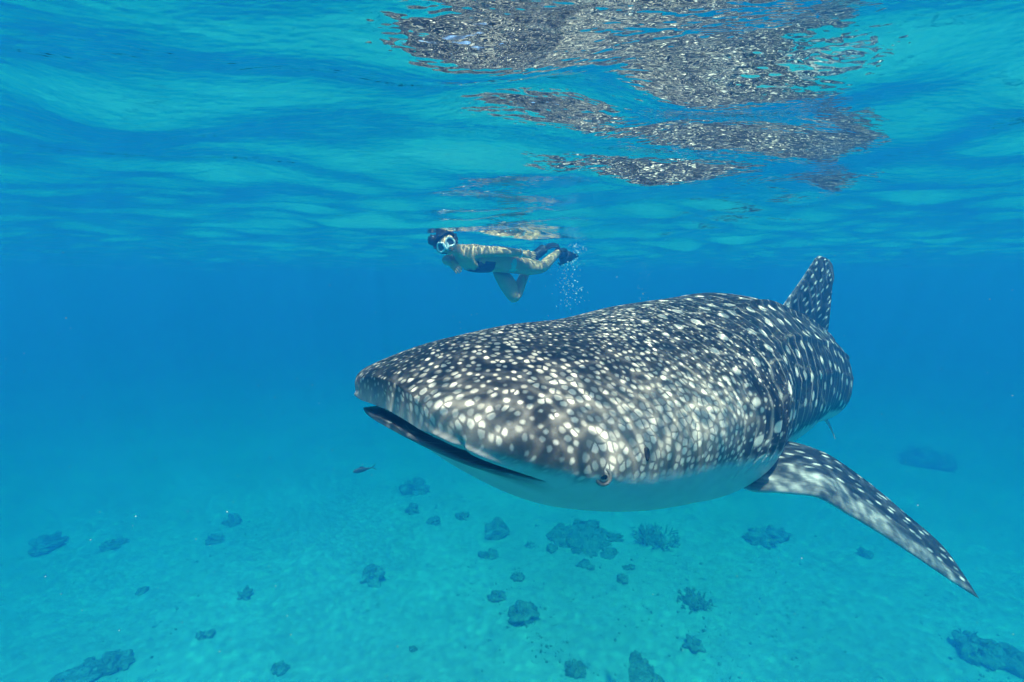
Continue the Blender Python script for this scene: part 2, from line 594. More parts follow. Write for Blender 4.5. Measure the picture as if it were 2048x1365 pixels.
def blade(name, lead, trail, thick, nspan=60, nch=40, flip=False):
    """a fin between a leading and a trailing edge (lists of world points)"""
    def res(pts, n):
        p = np.array(pts, float)
        d = np.concatenate([[0], np.cumsum(np.linalg.norm(np.diff(p, axis=0), axis=1))])
        d /= d[-1]
        u = np.linspace(0, 1, n)
        return np.stack([interp(d, p[:, k])(u) for k in range(3)], -1)
    A, B = res(lead, nspan), res(trail, nspan)
    q = np.linspace(0, 2 * math.pi, nch * 2, endpoint=False)
    ch = (1 - np.cos(q)) / 2
    prof = np.sin(q) * (0.35 + 0.65 * (1 - ch)) * 0.5
    span = np.linspace(0, 1, nspan)
    V = A[:, None] * (1 - ch)[None, :, None] + B[:, None] * ch[None, :, None]
    ax = np.gradient((A + B) / 2, axis=0)
    nr = np.cross(B - A, ax)
    nl = np.linalg.norm(nr, axis=1, keepdims=True)
    good = nl[:, 0] > 1e-6
    nr[~good] = nr[np.where(good)[0][-1]]
    nr /= np.maximum(np.linalg.norm(nr, axis=1, keepdims=True), 1e-9)
    chord = np.linalg.norm(B - A, axis=1)
    th = np.minimum(thick * (1 - 0.75 * span), chord * 0.45)
    V = V + nr[:, None] * (prof[None, :, None] * th[:, None, None])
    me = mesh_np(name, V.reshape(-1, 3), grid_faces(nspan, nch * 2, True)[:, ::-1 if flip else 1])
    ln = np.linalg.norm(ax, axis=1).cumsum()
    attr(me, 'skin', np.stack([np.repeat(ln[:, None], nch * 2, 1), ch[None, :] * chord[:, None], np.repeat(span[:, None], nch * 2, 1)], -1).reshape(-1, 3))
    topm = np.repeat(((np.sin(q) > 0) != flip).astype(float)[None, :], nspan, 0)
    attr(me, 'mask', np.stack([np.repeat(ch[None, :], nspan, 0), topm, np.repeat(span[:, None], nch * 2, 1)], -1).reshape(-1, 3))
    return me


def mat_fin(name, under_lead):
    """under_lead: how far the pale underside wraps round the leading edge"""
    t = NT(name)
    sk = t.n('Attribute', attribute_name='skin').outputs['Vector']
    mk = t.n('SeparateXYZ')
    t.link(t.n('Attribute', attribute_name='mask').outputs['Vector'], mk.inputs[0])
    ch, topm, span = mk.outputs
    flat = t.vmath('MULTIPLY', sk, (1, 1, 0))
    nz = t.noise(flat, 6.0, 3.0, 0.6, out=1)
    wob = t.vmath('ADD', flat, t.vmath('SCALE', t.vmath('SUBTRACT', nz, (.5, .5, .5)), 0.02))
    d = t.voro(t.vmath('MULTIPLY', wob, (0.55, 1.0, 1.0)), 18.0, 'F1', 0.8, '2D')
    sp = t.math('SUBTRACT', 1.0, t.step(d, 0.08, 0.25))
    streak = t.step(t.noise(t.vmath('MULTIPLY', flat, (2.0, 26.0, 1)), 1.0, 3.0, 0.6), 0.55, 0.75)
    p = t.math('MAXIMUM', sp, t.math('MULTIPLY', streak, 0.2))
    dark = t.mix(t.noise(flat, 9.0, 4.0, 0.6), rgb(0.016, 0.024, 0.036), rgb(0.060, 0.074, 0.086))
    col = t.mix(p, dark, rgb(0.66, 0.64, 0.56))
    pl = t.mix(t.step(t.noise(t.vmath('MULTIPLY', flat, (5, 14, 1)), 1.0, 4.0, 0.65), 0.35, 0.7), rgb(0.10, 0.115, 0.125), rgb(0.46, 0.45, 0.41))
    wid = t.math('MULTIPLY', t.math('SUBTRACT', 1.0, t.math('MULTIPLY', span, 0.6)), under_lead)
    jit = t.math('MULTIPLY', t.math('SUBTRACT', t.noise(flat, 10.0, 3.0), 0.5), 0.25)
    f = t.math('SUBTRACT', 1.0, t.step(t.math('ADD', ch, jit), t.math('SUBTRACT', wid, 0.12), t.math('ADD', wid, 0.12)))
    col = t.mix(f, col, pl)
    col = t.mix(t.math('SUBTRACT', 1.0, topm), col, t.mix(0.5, pl, rgb(0.6, 0.6, 0.57)))
    t.bsdf(col, 0.55, 0.25, t.bump(t.noise(flat, 120.0, 3.0, 0.6), 0.3, 0.003))
    return t.m


SKIN = mat_shark()
shark = put('whale_shark', None)
shark['label'] = 'huge white spotted whale shark swimming with its mouth slightly open'
shark['category'] = 'whale shark'
put('body', build_shark(), SKIN, shark)


def px(u, v, d):
    """point at picture position (u, v) of the 2048 px photograph, d metres deep (used to read off sizes)"""
    a, b = (u - 1024) / 1024, (682.5 - v) / 1024
    p = R(PITCH)
    return (CAM[0] + a * d, CAM[1] + d * (math.cos(p) + b * math.sin(p)), CAM[2] + d * (b * math.cos(p) - math.sin(p)))


PF = mat_fin('pectoral_fin_skin', 0.42)
DF = mat_fin('dorsal_fin_skin', 0.0)
lead = [px(1430, 940, 2.2), px(1495, 978, 2.05), px(1545, 983, 1.99), px(1620, 990, 1.98), px(1700, 1030, 2.0), px(1800, 1092, 2.06), px(1900, 1160, 2.13), px(1957, 1197, 2.18)]
trail = [px(1500, 870, 2.45), px(1580, 884, 2.33), px(1640, 902, 2.3), px(1700, 938, 2.3), px(1800, 1018, 2.3), px(1900, 1110, 2.26), px(1956, 1194, 2.185)]
put('pectoral_fin', blade('pectoral_fin', lead, trail, 0.11, flip=True), PF, shark)


def fin_local(pts):
    a = np.array(pts, float)
    return [tuple(v) for v in bend(a[:, 0], a[:, 1], a[:, 2])]


# the other pectoral fin, on the far flank
put('pectoral_fin', blade('pectoral_fin', fin_local([(1.35, -.45, -.14), (1.55, -.75, -.30), (1.95, -1.1, -.55), (2.3, -1.25, -.72)]),
                          fin_local([(1.80, -.40, -.10), (1.95, -.65, -.24), (2.15, -.95, -.45), (2.3, -1.25, -.72)]), 0.085), PF, shark)
# first and second dorsal fin
put('dorsal_fin', blade('dorsal_fin', fin_local([(2.58, 0, .30), (2.78, 0, .47), (2.96, .01, .63), (3.09, .02, .76), (3.15, .03, .825), (3.21, .035, .855), (3.27, .045, .86)]),
                        fin_local([(3.36, .07, .20), (3.36, .09, .36), (3.33, .10, .52), (3.34, .10, .68), (3.40, .10, .77), (3.41, .09, .83), (3.35, .07, .86)]), 0.08), DF, shark)
put('dorsal_fin', blade('dorsal_fin', fin_local([(4.55, 0, .18), (4.75, 0, .30), (4.9, 0, .40)]),
                        fin_local([(4.9, 0, .15), (4.95, 0, .28), (4.96, 0, .39)]), 0.04), DF, shark)
PV = simple_mat('pelvic_fin_skin', (0.40, 0.40, 0.38), 0.6, 0.2, 0.4, 12)
for sg in (1, -1):
    put('pelvic_fin', blade('pelvic_fin', fin_local([(3.22, .10 * sg, -.22), (3.30, .15 * sg, -.31), (3.40, .18 * sg, -.40)]),
                            fin_local([(3.40, .09 * sg, -.20), (3.43, .14 * sg, -.30), (3.45, .175 * sg, -.395)]), 0.03), PV, shark)
put('tail_fin', blade('tail_fin', fin_local([(6.3, 0, .05), (6.6, 0, .28), (6.9, 0, .55), (7.1, 0, .78)]),
                      fin_local([(6.75, 0, -.02), (6.9, 0, .22), (7.05, 0, .50), (7.15, 0, .76)]), 0.06), DF, shark)
put('tail_fin', blade('tail_fin', fin_local([(6.3, 0, .0), (6.5, 0, -.2), (6.75, 0, -.42)]),
                      fin_local([(6.8, 0, .0), (6.78, 0, -.2), (6.8, 0, -.40)]), 0.06), DF, shark)


# eyes, nostrils and spiracles
def lathe(profile, n=24):
    """closed surface of revolution about z from (r, z) pairs"""
    pr = np.array(profile, float)
    a = np.linspace(0, 2 * math.pi, n, endpoint=False)
    V = np.stack([pr[:, None, 0] * np.cos(a), pr[:, None, 0] * np.sin(a), np.repeat(pr[:, 1:2], n, 1)], -1)
    return V.reshape(-1, 3), grid_faces(len(pr), n, True)


EYE_LID = simple_mat('eye_lid', (0.17, 0.165, 0.15), 0.5, 0.3, 0.5, 60)
EYE_BALL = simple_mat('eye_ball', (0.22, 0.215, 0.19), 0.25, 0.5, 0.3, 90)
PUPIL = simple_mat('pupil', (0.008, 0.009, 0.011), 0.1, 0.6, 0.1)
FLAP = simple_mat('nostril_flap', (0.12, 0.125, 0.13), 0.6, 0.2, 0.4)
PIT = simple_mat('spiracle_pit', (0.03, 0.035, 0.04), 0.7, 0.2, 0.3)
for sg in (1, -1):
    p0 = bend(EYE[0], sg * (EYE[1] + 0.008), EYE[2])
    nrm = Vector(bend(EYE[0] - 0.05, sg * (EYE[1] + 0.10), EYE[2] + 0.02) - bend(EYE[0], sg * EYE[1], EYE[2])).normalized()
    rot = nrm.to_track_quat('Z', 'Y').to_matrix()

    def place(V):
        return (np.asarray(V) @ np.array(rot).T) + p0
    V, F = lathe([(0.0001, -0.012), (0.020, -0.010), (0.0225, 0.0), (0.0205, 0.0055), (0.0165, 0.0065), (0.0140, 0.004), (0.0138, 0.000), (0.0001, 0.000)], 32)
    eye = put('eye', mesh_np('eye', place(V), F), EYE_LID, shark)
    V, F = lathe([(0.0145, 0.0), (0.0125, 0.0045), (0.009, 0.0070), (0.004, 0.0082), (0.0001, 0.0085)], 28)
    put('eyeball', mesh_np('eyeball', place(V), F), EYE_BALL, eye)
    V, F = lathe([(0.0076, 0.0068), (0.0074, 0.0082), (0.004, 0.0092), (0.0001, 0.0096)], 24)
    put('pupil', mesh_np('pupil', place(V * np.array([1.15, 0.8, 1.0])), F), PUPIL, eye)
    # spiracle: a small slit behind the eye
    p1 = bend(0.43, sg * 0.551, 0.012)
    n1 = Vector(bend(0.43, sg * 0.65, 0.02) - bend(0.43, sg * 0.55, 0.012)).normalized()
    r1 = np.array(n1.to_track_quat('Z', 'Y').to_matrix())
    V, F = lathe([(0.012, -0.004), (0.014, 0.003), (0.012, 0.006), (0.009, 0.004), (0.0001, 0.001)], 24)
    put('spiracle', mesh_np('spiracle', ((V * np.array([0.55, 1.3, 1.0])) @ r1.T) + p1, F), PIT, shark)
    # nostril flap on the upper lip
    p2 = bend(0.058, sg * 0.335, -0.012)
    V, F = lathe([(0.0001, -0.03), (0.010, -0.025), (0.016, -0.005), (0.014, 0.012), (0.007, 0.022), (0.0001, 0.024)], 20)
    put('nostril_flap', mesh_np('nostril_flap', V * np.array([0.6, 0.6, 0.55]) + p2, F), FLAP, shark)

# ------------------------------------------------------------------ the snorkeller
SKINM = simple_mat('tanned_skin', (0.66, 0.37, 0.20), 0.5, 0.3, 0.12, 14)
HAIR = simple_mat('dark_wet_hair', (0.018, 0.014, 0.014), 0.4, 0.4, 0.5, 80)
NAVY = simple_mat('navy_swim_fabric', (0.012, 0.018, 0.050), 0.7, 0.2, 0.3, 40)
AQUA = simple_mat('aqua_swim_fabric', (0.12, 0.62, 0.52), 0.7, 0.2, 0.15, 40)
WHITE = simple_mat('white_silicone', (0.80, 0.82, 0.80), 0.4, 0.4, 0.08, 40)
RUBBER = simple_mat('dark_fin_rubber', (0.020, 0.026, 0.040), 0.5, 0.3, 0.4, 25)
LENS = simple_mat('mask_glass', (0.035, 0.050, 0.055), 0.08, 0.6, 0.3, 12)


def skin_body(name, joints, edges, root, sub=2):
    me = bpy.data.meshes.new(name)
    names = list(joints)
    idx = {k: i for i, k in enumerate(names)}
    me.from_pydata([joints[k][0] for k in names], [(idx[a], idx[b]) for a, b in edges], [])
    ob = bpy.data.objects.new(name, me)
    C.objects.link(ob)
    md = ob.modifiers.new('skin', 'SKIN')
    md.use_smooth_shade = True
    sv = me.skin_vertices[0].data if me.skin_vertices else None
    if sv is None:
        me.skin_vertices.new() if hasattr(me.skin_vertices, 'new') else None
        sv = me.skin_vertices[0].data
    for k in names:
        r = joints[k][1]
        sv[idx[k]].radius = (r, r) if not isinstance(r, tuple) else r
        sv[idx[k]].use_root = (k == root)
    ss = ob.modifiers.new('sub', 'SUBSURF')
    ss.levels = sub
    ss.render_levels = sub
    dg = bpy.context.evaluated_depsgraph_get()
    ev = bpy.data.meshes.new_from_object(ob.evaluated_get(dg))
    bpy.data.objects.remove(ob)
    ev.polygons.foreach_set('use_smooth', np.ones(len(ev.polygons), bool))
    return ev


J = {
    'pelvis': (px(1014, 531, 5.22), 0.1338), 'waist': (px(985, 529, 5.10), 0.1263), 'chest': (px(952, 526, 4.98), 0.1552),
    'collar': (px(930, 517, 4.92), 0.1017), 'neck': (px(914, 508, 4.87), 0.0556), 'jaw': (px(904, 504, 4.82), 0.0728),
    'skull': (px(893, 495, 4.80), 0.1049), 'crown': (px(884, 487, 4.82), 0.0910),
    'lsh': (px(946, 512, 4.84), 0.0663), 'lel': (px(1008, 511, 4.98), 0.0535), 'lwr': (px(1046, 515, 5.08), 0.0353), 'lha': (px(1057, 517, 5.10), 0.0321),
    'rsh': (px(924, 528, 5.04), 0.0642), 'rel': (px(888, 527, 4.98), 0.0492), 'rwr': (px(903, 534, 4.88), 0.0353), 'rha': (px(908, 539, 4.88), 0.0342),
    'lhip': (px(1030, 535, 5.24), 0.1156), 'lth': (px(1056, 540, 5.30), 0.1038), 'lkn': (px(1083, 543, 5.38), 0.0685), 'lca': (px(1095, 531, 5.48), 0.0599), 'lan': (px(1116, 512, 5.60), 0.0407), 'lto': (px(1128, 513, 5.68), 0.0364),
    'rhip': (px(1002, 545, 5.28), 0.1049), 'rth': (px(1016, 576, 5.26), 0.0984), 'rkn': (px(1031, 608, 5.24), 0.0642), 'rca': (px(1041, 575, 5.38), 0.0599), 'ran': (px(1064, 525, 5.62), 0.0396), 'rto': (px(1082, 508, 5.70), 0.0364),
}
LIFT = 0.035
E_ = [('pelvis', 'waist'), ('waist', 'chest'), ('chest', 'collar'), ('collar', 'neck'), ('neck', 'jaw'), ('jaw', 'skull'), ('skull', 'crown'),
      ('collar', 'lsh'), ('lsh', 'lel'), ('lel', 'lwr'), ('lwr', 'lha'), ('collar', 'rsh'), ('rsh', 'rel'), ('rel', 'rwr'), ('rwr', 'rha'),
      ('pelvis', 'lhip'), ('lhip', 'lth'), ('lth', 'lkn'), ('lkn', 'lca'), ('lca', 'lan'), ('lan', 'lto'),
      ('pelvis', 'rhip'), ('rhip', 'rth'), ('rth', 'rkn'), ('rkn', 'rca'), ('rca', 'ran'), ('ran', 'rto')]
for hand, wr, spread in (('lha', 'lwr', 1), ('rha', 'rwr', -1)):
    h = Vector(J[hand][0])
    d = (h - Vector(J[wr][0])).normalized()
    sd = d.cross(Vector((0.2, -1, 0.1))).normalized()
    dn = d.cross(sd).normalized()
    for k, (off, ln) in enumerate(((-0.027, .060), (-0.009, .070), (0.009, .068), (0.027, .052))):
        a, b, c = (h + sd * off + d * 0.02, h + sd * off * 1.15 + d * (0.02 + ln * .55) + dn * .006, h + sd * off * 1.2 + d * (0.02 + ln) + dn * .022)
        for q, (pt, rr) in enumerate(((a, .012), (b, .0095), (c, .008))):
            J['%sf%d%d' % (hand, k, q)] = (tuple(pt), rr)
        E_ += [(hand, '%sf%d0' % (hand, k)), ('%sf%d0' % (hand, k), '%sf%d1' % (hand, k)), ('%sf%d1' % (hand, k), '%sf%d2' % (hand, k))]
    a, b = h - sd * 0.030 - d * .02 + dn * .01, h - sd * 0.050 + d * .02 + dn * .02
    J[hand + 't0'] = (tuple(a), .013)
    J[hand + 't1'] = (tuple(b), .010)
    E_ += [(hand, hand + 't0'), (hand + 't0', hand + 't1')]

person = put('person', None)
person['label'] = 'snorkeller in mask and bikini floating just under the surface, one knee bent down'
person['category'] = 'person'
person.location = (0, 0, LIFT)
bodym = skin_body('person_body', J, E_, 'pelvis', 3)
put('body', bodym, SKINM, person)


def cloth(name, mat, test, off=0.006):
    """a garment: the body's own surface inside the test region, lifted off the skin"""
    n = len(bodym.vertices)
    co = np.empty(n * 3, np.float32)
    bodym.vertices.foreach_get('co', co)
    co = co.reshape(-1, 3)
    no = np.empty(n * 3, np.float32)
    bodym.vertices.foreach_get('normal', no)
    no = no.reshape(-1, 3)
    keep = test(co)
    fs, used = [], {}
    for pl in bodym.polygons:
        vs_ = list(pl.vertices)
        if all(keep[v_] for v_ in vs_):
            fs.append([used.setdefault(v_, len(used)) for v_ in vs_])
    me = bpy.data.meshes.new(name)
    order = sorted(used, key=used.get)
    me.from_pydata([tuple(co[v_] + no[v_] * off) for v_ in order], [], fs)
    me.polygons.foreach_set('use_smooth', np.ones(len(me.polygons), bool))
    o = put(name, me, mat, person)
    return o


def jp(k):
    return np.array(J[k][0])


def along(co, a, b):
    d = jp(b) - jp(a)
    return ((co - jp(a)) @ d) / (d @ d), np.linalg.norm(np.cross(co - jp(a), d / np.linalg.norm(d)), axis=1)


def top_test(co):
    t_, r_ = along(co, 'collar', 'waist')
    tl, rl = along(co, 'lsh', 'lel')
    tr, rr = along(co, 'rsh', 'rel')
    lowz = co[:, 2] < jp('chest')[2] - 0.02
    arm = (rl < .085) & (tl > 0.05) & (tl < 1.2) & (co[:, 2] > jp('chest')[2] - 0.05)
    return (t_ > 0.22) & (t_ < 0.92) & (r_ < .22) & lowz & ~arm | ((t_ > .55) & (t_ < .75) & (r_ < .2) & ~arm)


def bottom_test(co):
    t_, r_ = along(co, 'waist', 'pelvis')
    tr, rr = along(co, 'rhip', 'rkn')
    tl, rl = along(co, 'lhip', 'lkn')
    ta, ra = along(co, 'lel', 'lha')
    return (t_ > 0.60) & (t_ < 1.12) & (tl < 0.2) & ~((tr > .12) & (rr < .135)) & ~((ra < .075) & (ta > -.2) & (ta < 2.5))


cloth('bikini_top', NAVY, top_test)
cloth('bikini_bottom', AQUA, bottom_test)


def tube(name, pts, r, mat, parent, n=8, closed=False):
    P = [Vector(p_) for p_ in pts]
    V, k = [], len(P)
    up = Vector((0.13, 0.2, 0.97))
    for i in range(k):
        a = P[(i - 1) % k] if closed or i > 0 else P[i]
        b = P[(i + 1) % k] if closed or i < k - 1 else P[i]
        d = (b - a).normalized()
        x = d.cross(up).normalized()
        y = d.cross(x)
        for j in range(n):
            q = 2 * math.pi * j / n
            V.append(P[i] + x * math.cos(q) * r + y * math.sin(q) * r)
    F = grid_faces(k, n, True)
    if closed:
        j = np.arange(n)
        F = np.concatenate([F, np.stack([(k - 1) * n + j, (k - 1) * n + (j + 1) % n, (j + 1) % n, j], -1)])
    return put(name, mesh_np(name, np.array([tuple(v_) for v_ in V]), F), mat, parent)


# bracelet
w0, w1 = Vector(J['lel'][0]), Vector(J['lwr'][0])
dw = (w1 - w0).normalized()
xa = dw.cross(Vector((0, 0, 1))).normalized()
ya = dw.cross(xa)
tube('bracelet', [w1 - dw * .03 + (xa * math.cos(q) + ya * math.sin(q)) * .040 for q in np.linspace(0, 2 * math.pi, 16, endpoint=False)], .008, WHITE, person, closed=True)

# hair: a cap with a bun, uneven
hc = Vector(J['skull'][0])
face = Vector(px(897, 500, 1.0)) - Vector(CAM)
face = (-(face.normalized()) + Vector((-0.05, 0, -0.10))).normalized()         # the way she looks
right = Vector(px(915, 486, 4.7)) - Vector(px(882, 505, 4.7))                  # across the tilted mask
right = (right - face * right.dot(face)).normalized()
upv = right.cross(face).normalized()
if upv.z < 0:
    upv = -upv


def hair_mesh():
    bm = bmesh.new()
    bmesh.ops.create_icosphere(bm, subdivisions=4, radius=1.0)
    for v in bm.verts:
        n_ = v.co.normalized()
        rr = 0.114 * (1 + 0.05 * math.sin(9 * n_.x + 4 * n_.z) + 0.03 * math.sin(17 * n_.y + 6 * n_.x))
        v.co = n_ * rr
    bmesh.ops.delete(bm, geom=[v for v in bm.verts if v.co.y > 0.045 and v.co.z < 0.07], context='VERTS')
    b2 = bmesh.ops.create_icosphere(bm, subdivisions=3, radius=0.052)['verts']
    for v in b2:
        n_ = v.co.normalized()
        v.co = v.co * (1 + .12 * math.sin(11 * n_.x + 7 * n_.z)) + Vector((-0.095, -0.02, 0.075))
    M = Matrix((right, face, upv)).transposed()
    for v in bm.verts:
        v.co = M @ v.co + (hc - face * 0.012 + upv * 0.012)
    me = bpy.data.meshes.new('hair')
    bm.to_mesh(me)
    bm.free()
    me.polygons.foreach_set('use_smooth', np.ones(len(me.polygons), bool))
    return me


put('hair', hair_mesh(), HAIR, person)


# diving mask
def on_face(x, y, out):
    return hc + right * x + upv * y + face * out


mask = tube('diving_mask', [on_face(math.copysign(0.001, 1) - 0.0 + x, y, o_) for x, y, o_ in ((-.015, .012, .128), (-.012, -.030, .138), (0, -.048, .142), (.012, -.030, .138), (.015, .012, .128))], .014, WHITE, person)
for sg in (-1, 1):
    out = []
    for q in np.linspace(0, 2 * math.pi, 28, endpoint=False):
        x, y = math.cos(q), math.sin(q)
        ex = 0.046 + 0.037 * x
        yy = 0.040 * y * (1.0 + 0.18 * x) - 0.016 * (x - 0.2) * (x > 0.2) + 0.004
        out.append(on_face(sg * ex, yy, 0.130 - 0.030 * ((ex) / .085) ** 2))
    ring = tube('frame', out, .0085, WHITE, mask, closed=True)
    c_ = sum(out, Vector()) / len(out)
    V = np.array([tuple(c_ + face * .004)] + [tuple(v_) for v_ in out])
    F = np.array([(0, 1 + i, 1 + (i + 1) % 28) for i in range(28)])
    if sg < 0:
        F = F[:, ::-1]
    put('lens', mesh_np('lens', V, F, False), LENS, mask)
    tube('strap', [on_face(sg * .085, .01, .098), on_face(sg * .112, .02, .05), on_face(sg * .118, .03, -.02), on_face(sg * .08, .035, -.09), on_face(0, .035, -.118)], .009, RUBBER, mask)
# nose, mouth, chin and ears
for nm, x, y, o_, r_, sc_ in (('nose', 0, -.012, .10, .020, (1, 1.3, 1.4)), ('mouth', 0, -.055, .085, .022, (1.5, .5, .8)), ('chin', 0, -.085, .070, .030, (1.3, .8, .9)),
                             ('ear', .098, -.01, .01, .028, (.35, 1.1, .8)), ('ear', -.098, -.01, .01, .028, (.35, 1.1, .8))):
    bm = bmesh.new()
    bmesh.ops.create_icosphere(bm, subdivisions=2, radius=r_)
    for v in bm.verts:
        v.co = on_face(x, y, o_) + right * v.co.x * sc_[0] + upv * v.co.y * sc_[1] + face * v.co.z * sc_[2]
    fm = bpy.data.meshes.new(nm)
    bm.to_mesh(fm)
    bm.free()
    fm.polygons.foreach_set('use_smooth', np.ones(len(fm.polygons), bool))
    put(nm, fm, SKINM, person)


# swim fins: blade with side rails and foot pocket
def swim_fin(heel, toe, a, b):
    """heel, toe: foot; a, b: the two corners of the blade's end"""
    heel, toe, a, b = map(Vector, (heel, toe, a, b))
    wd = (b - a).normalized()
    m = (a + b) / 2
    nrm = (m - toe).cross(wd).normalized()
    rows = []
    for t_ in np.linspace(0, 1, 14):
        c_ = toe.lerp(m, t_)
        hw = 0.045 + ((b - a).length / 2 - 0.045) * t_ ** 0.8
        bow = -0.03 * math.sin(t_ * math.pi)
        rows.append([c_ + wd * hw * x + nrm * (bow + 0.012 * abs(x) ** 6) - (m - toe).normalized() * 0.05 * (x * x) * (t_ > .99) for x in np.linspace(-1, 1, 11)])
    V = np.array([[tuple(v_) for v_ in r_] for r_ in rows])
    nn_ = np.array(nrm) * 0.005
    Vt = np.concatenate([(V + nn_).reshape(-1, 3), (V - nn_).reshape(-1, 3)])
    n_ = 14 * 11
    F = grid_faces(14, 11)
    edge_ = [i for i in range(11)] + [i * 11 + 10 for i in range(1, 14)] + [13 * 11 + i for i in range(9, -1, -1)] + [i * 11 for i in range(12, 0, -1)]
    E2 = np.array([(edge_[i], edge_[(i + 1) % len(edge_)], edge_[(i + 1) % len(edge_)] + n_, edge_[i] + n_) for i in range(len(edge_))])
    fin = put('swim_fin', mesh_np('swim_fin', Vt, np.concatenate([F, F[:, ::-1] + n_, E2])), RUBBER, person)
    for k in (0, 10):
        tube('side_rail', [V[i, k] for i in range(14)], .010, RUBBER, fin)
    d = (toe - heel)
    pts = [heel - d * .1, heel + d * .35, heel + d * .75, toe + d * .25]
    pk = tube('foot_pocket', pts, .056, RUBBER, fin, n=14)
    return fin


swim_fin(px(1116, 513, 5.60), px(1126, 513, 5.66), px(1158, 521, 5.72), px(1122, 539, 5.68))
swim_fin(px(1066, 522, 5.64), px(1083, 508, 5.70), px(1112, 492, 5.95), px(1122, 500, 5.75))

# ------------------------------------------------------------------ corals on the seabed
def coral_mat(name, col):
    t = NT(name)
    tc = t.n('TexCoord').outputs['Object']
    a = t.noise(tc, 4.0, 5.0, 0.65)
    v = t.voro(tc, 14.0, 'F1', 1.0)
    col2 = t.mix(t.step(a, 0.3, 0.75), rgb(*[c * .6 for c in col]), rgb(*[c * 1.2 for c in col]))
    t.bsdf(col2, 0.9, 0.1, t.bump(v, 0.8, 0.05))
    return t.m


CORAL = [coral_mat('brown_coral', (0.52, 0.48, 0.38)), coral_mat('grey_coral', (0.54, 0.54, 0.48)), coral_mat('olive_coral', (0.47, 0.48, 0.37))]


def lumpy(bm, c, r, rng, sq=0.7, lobes=5, sub=3):
    """a knobbly mound made of one displaced sphere"""
    vv = bmesh.ops.create_icosphere(bm, subdivisions=sub, radius=1.0)['verts']
    ks = [(Vector(rng.normal(0, 1, 3)).normalized(), rng.uniform(2.2, 5.5), rng.uniform(0, 6.28), rng.uniform(.05, .16)) for _ in range(lobes + 6)]
    for v in vv:
        n_ = v.co.normalized()
        d = 1.0
        for k, f, ph, a in ks:
            d += a * math.sin(f * n_.dot(k) * 2 + ph)
        p = n_ * r * d
        v.co = Vector((p.x, p.y, p.z * sq)) + Vector(c)


def branchy(bm, c, r, rng, n=26, hs=1.0):
    """a thicket of stubby tapering branches that fork"""
    def limb(p, d, ln, rad, lvl):
        q = p + d * ln
        x = d.orthogonal().normalized()
        y = d.cross(x)
        ring0 = [bm.verts.new(p + (x * math.cos(a) + y * math.sin(a)) * rad) for a in np.linspace(0, 2 * math.pi, 5, endpoint=False)]
        ring1 = [bm.verts.new(q + (x * math.cos(a) + y * math.sin(a)) * rad * .62) for a in np.linspace(0, 2 * math.pi, 5, endpoint=False)]
        for i in range(5):
            bm.faces.new((ring0[i], ring0[(i + 1) % 5], ring1[(i + 1) % 5], ring1[i]))
        bm.faces.new(ring1)
        if lvl > 0:
            for _ in range(int(rng.integers(2, 4))):
                limb(q - d * ln * .08, (d + Vector(rng.normal(0, .55, 3))).normalized(), ln * rng.uniform(.5, .8), rad * .62, lvl - 1)
    for _ in range(n):
        a = rng.uniform(0, 6.28)
        rr = r * math.sqrt(rng.uniform(0, 1)) * .75
        p = Vector(c) + Vector((math.cos(a) * rr, math.sin(a) * rr, -0.05))
        d = Vector((math.cos(a) * rr / r * 1.2 + rng.normal(0, .25), math.sin(a) * rr / r * 1.2 + rng.normal(0, .25), rng.uniform(.5, 1.1))).normalized()
        limb(p, d, r * hs * rng.uniform(.2, .38), r * hs * .085, 2)


def seabed_point(u, v):
    """where the line of sight to this picture position meets the sand"""
    a = np.array(px(u, v, 1.0)) - np.array(CAM)
    t_ = (SEABED - CAM[2]) / a[2]
    for _ in range(4):
        p = np.array(CAM) + a * t_
        t_ = (float(bed_z(p[0], p[1])) - CAM[2]) / a[2]
    return np.array(CAM) + a * t_, t_


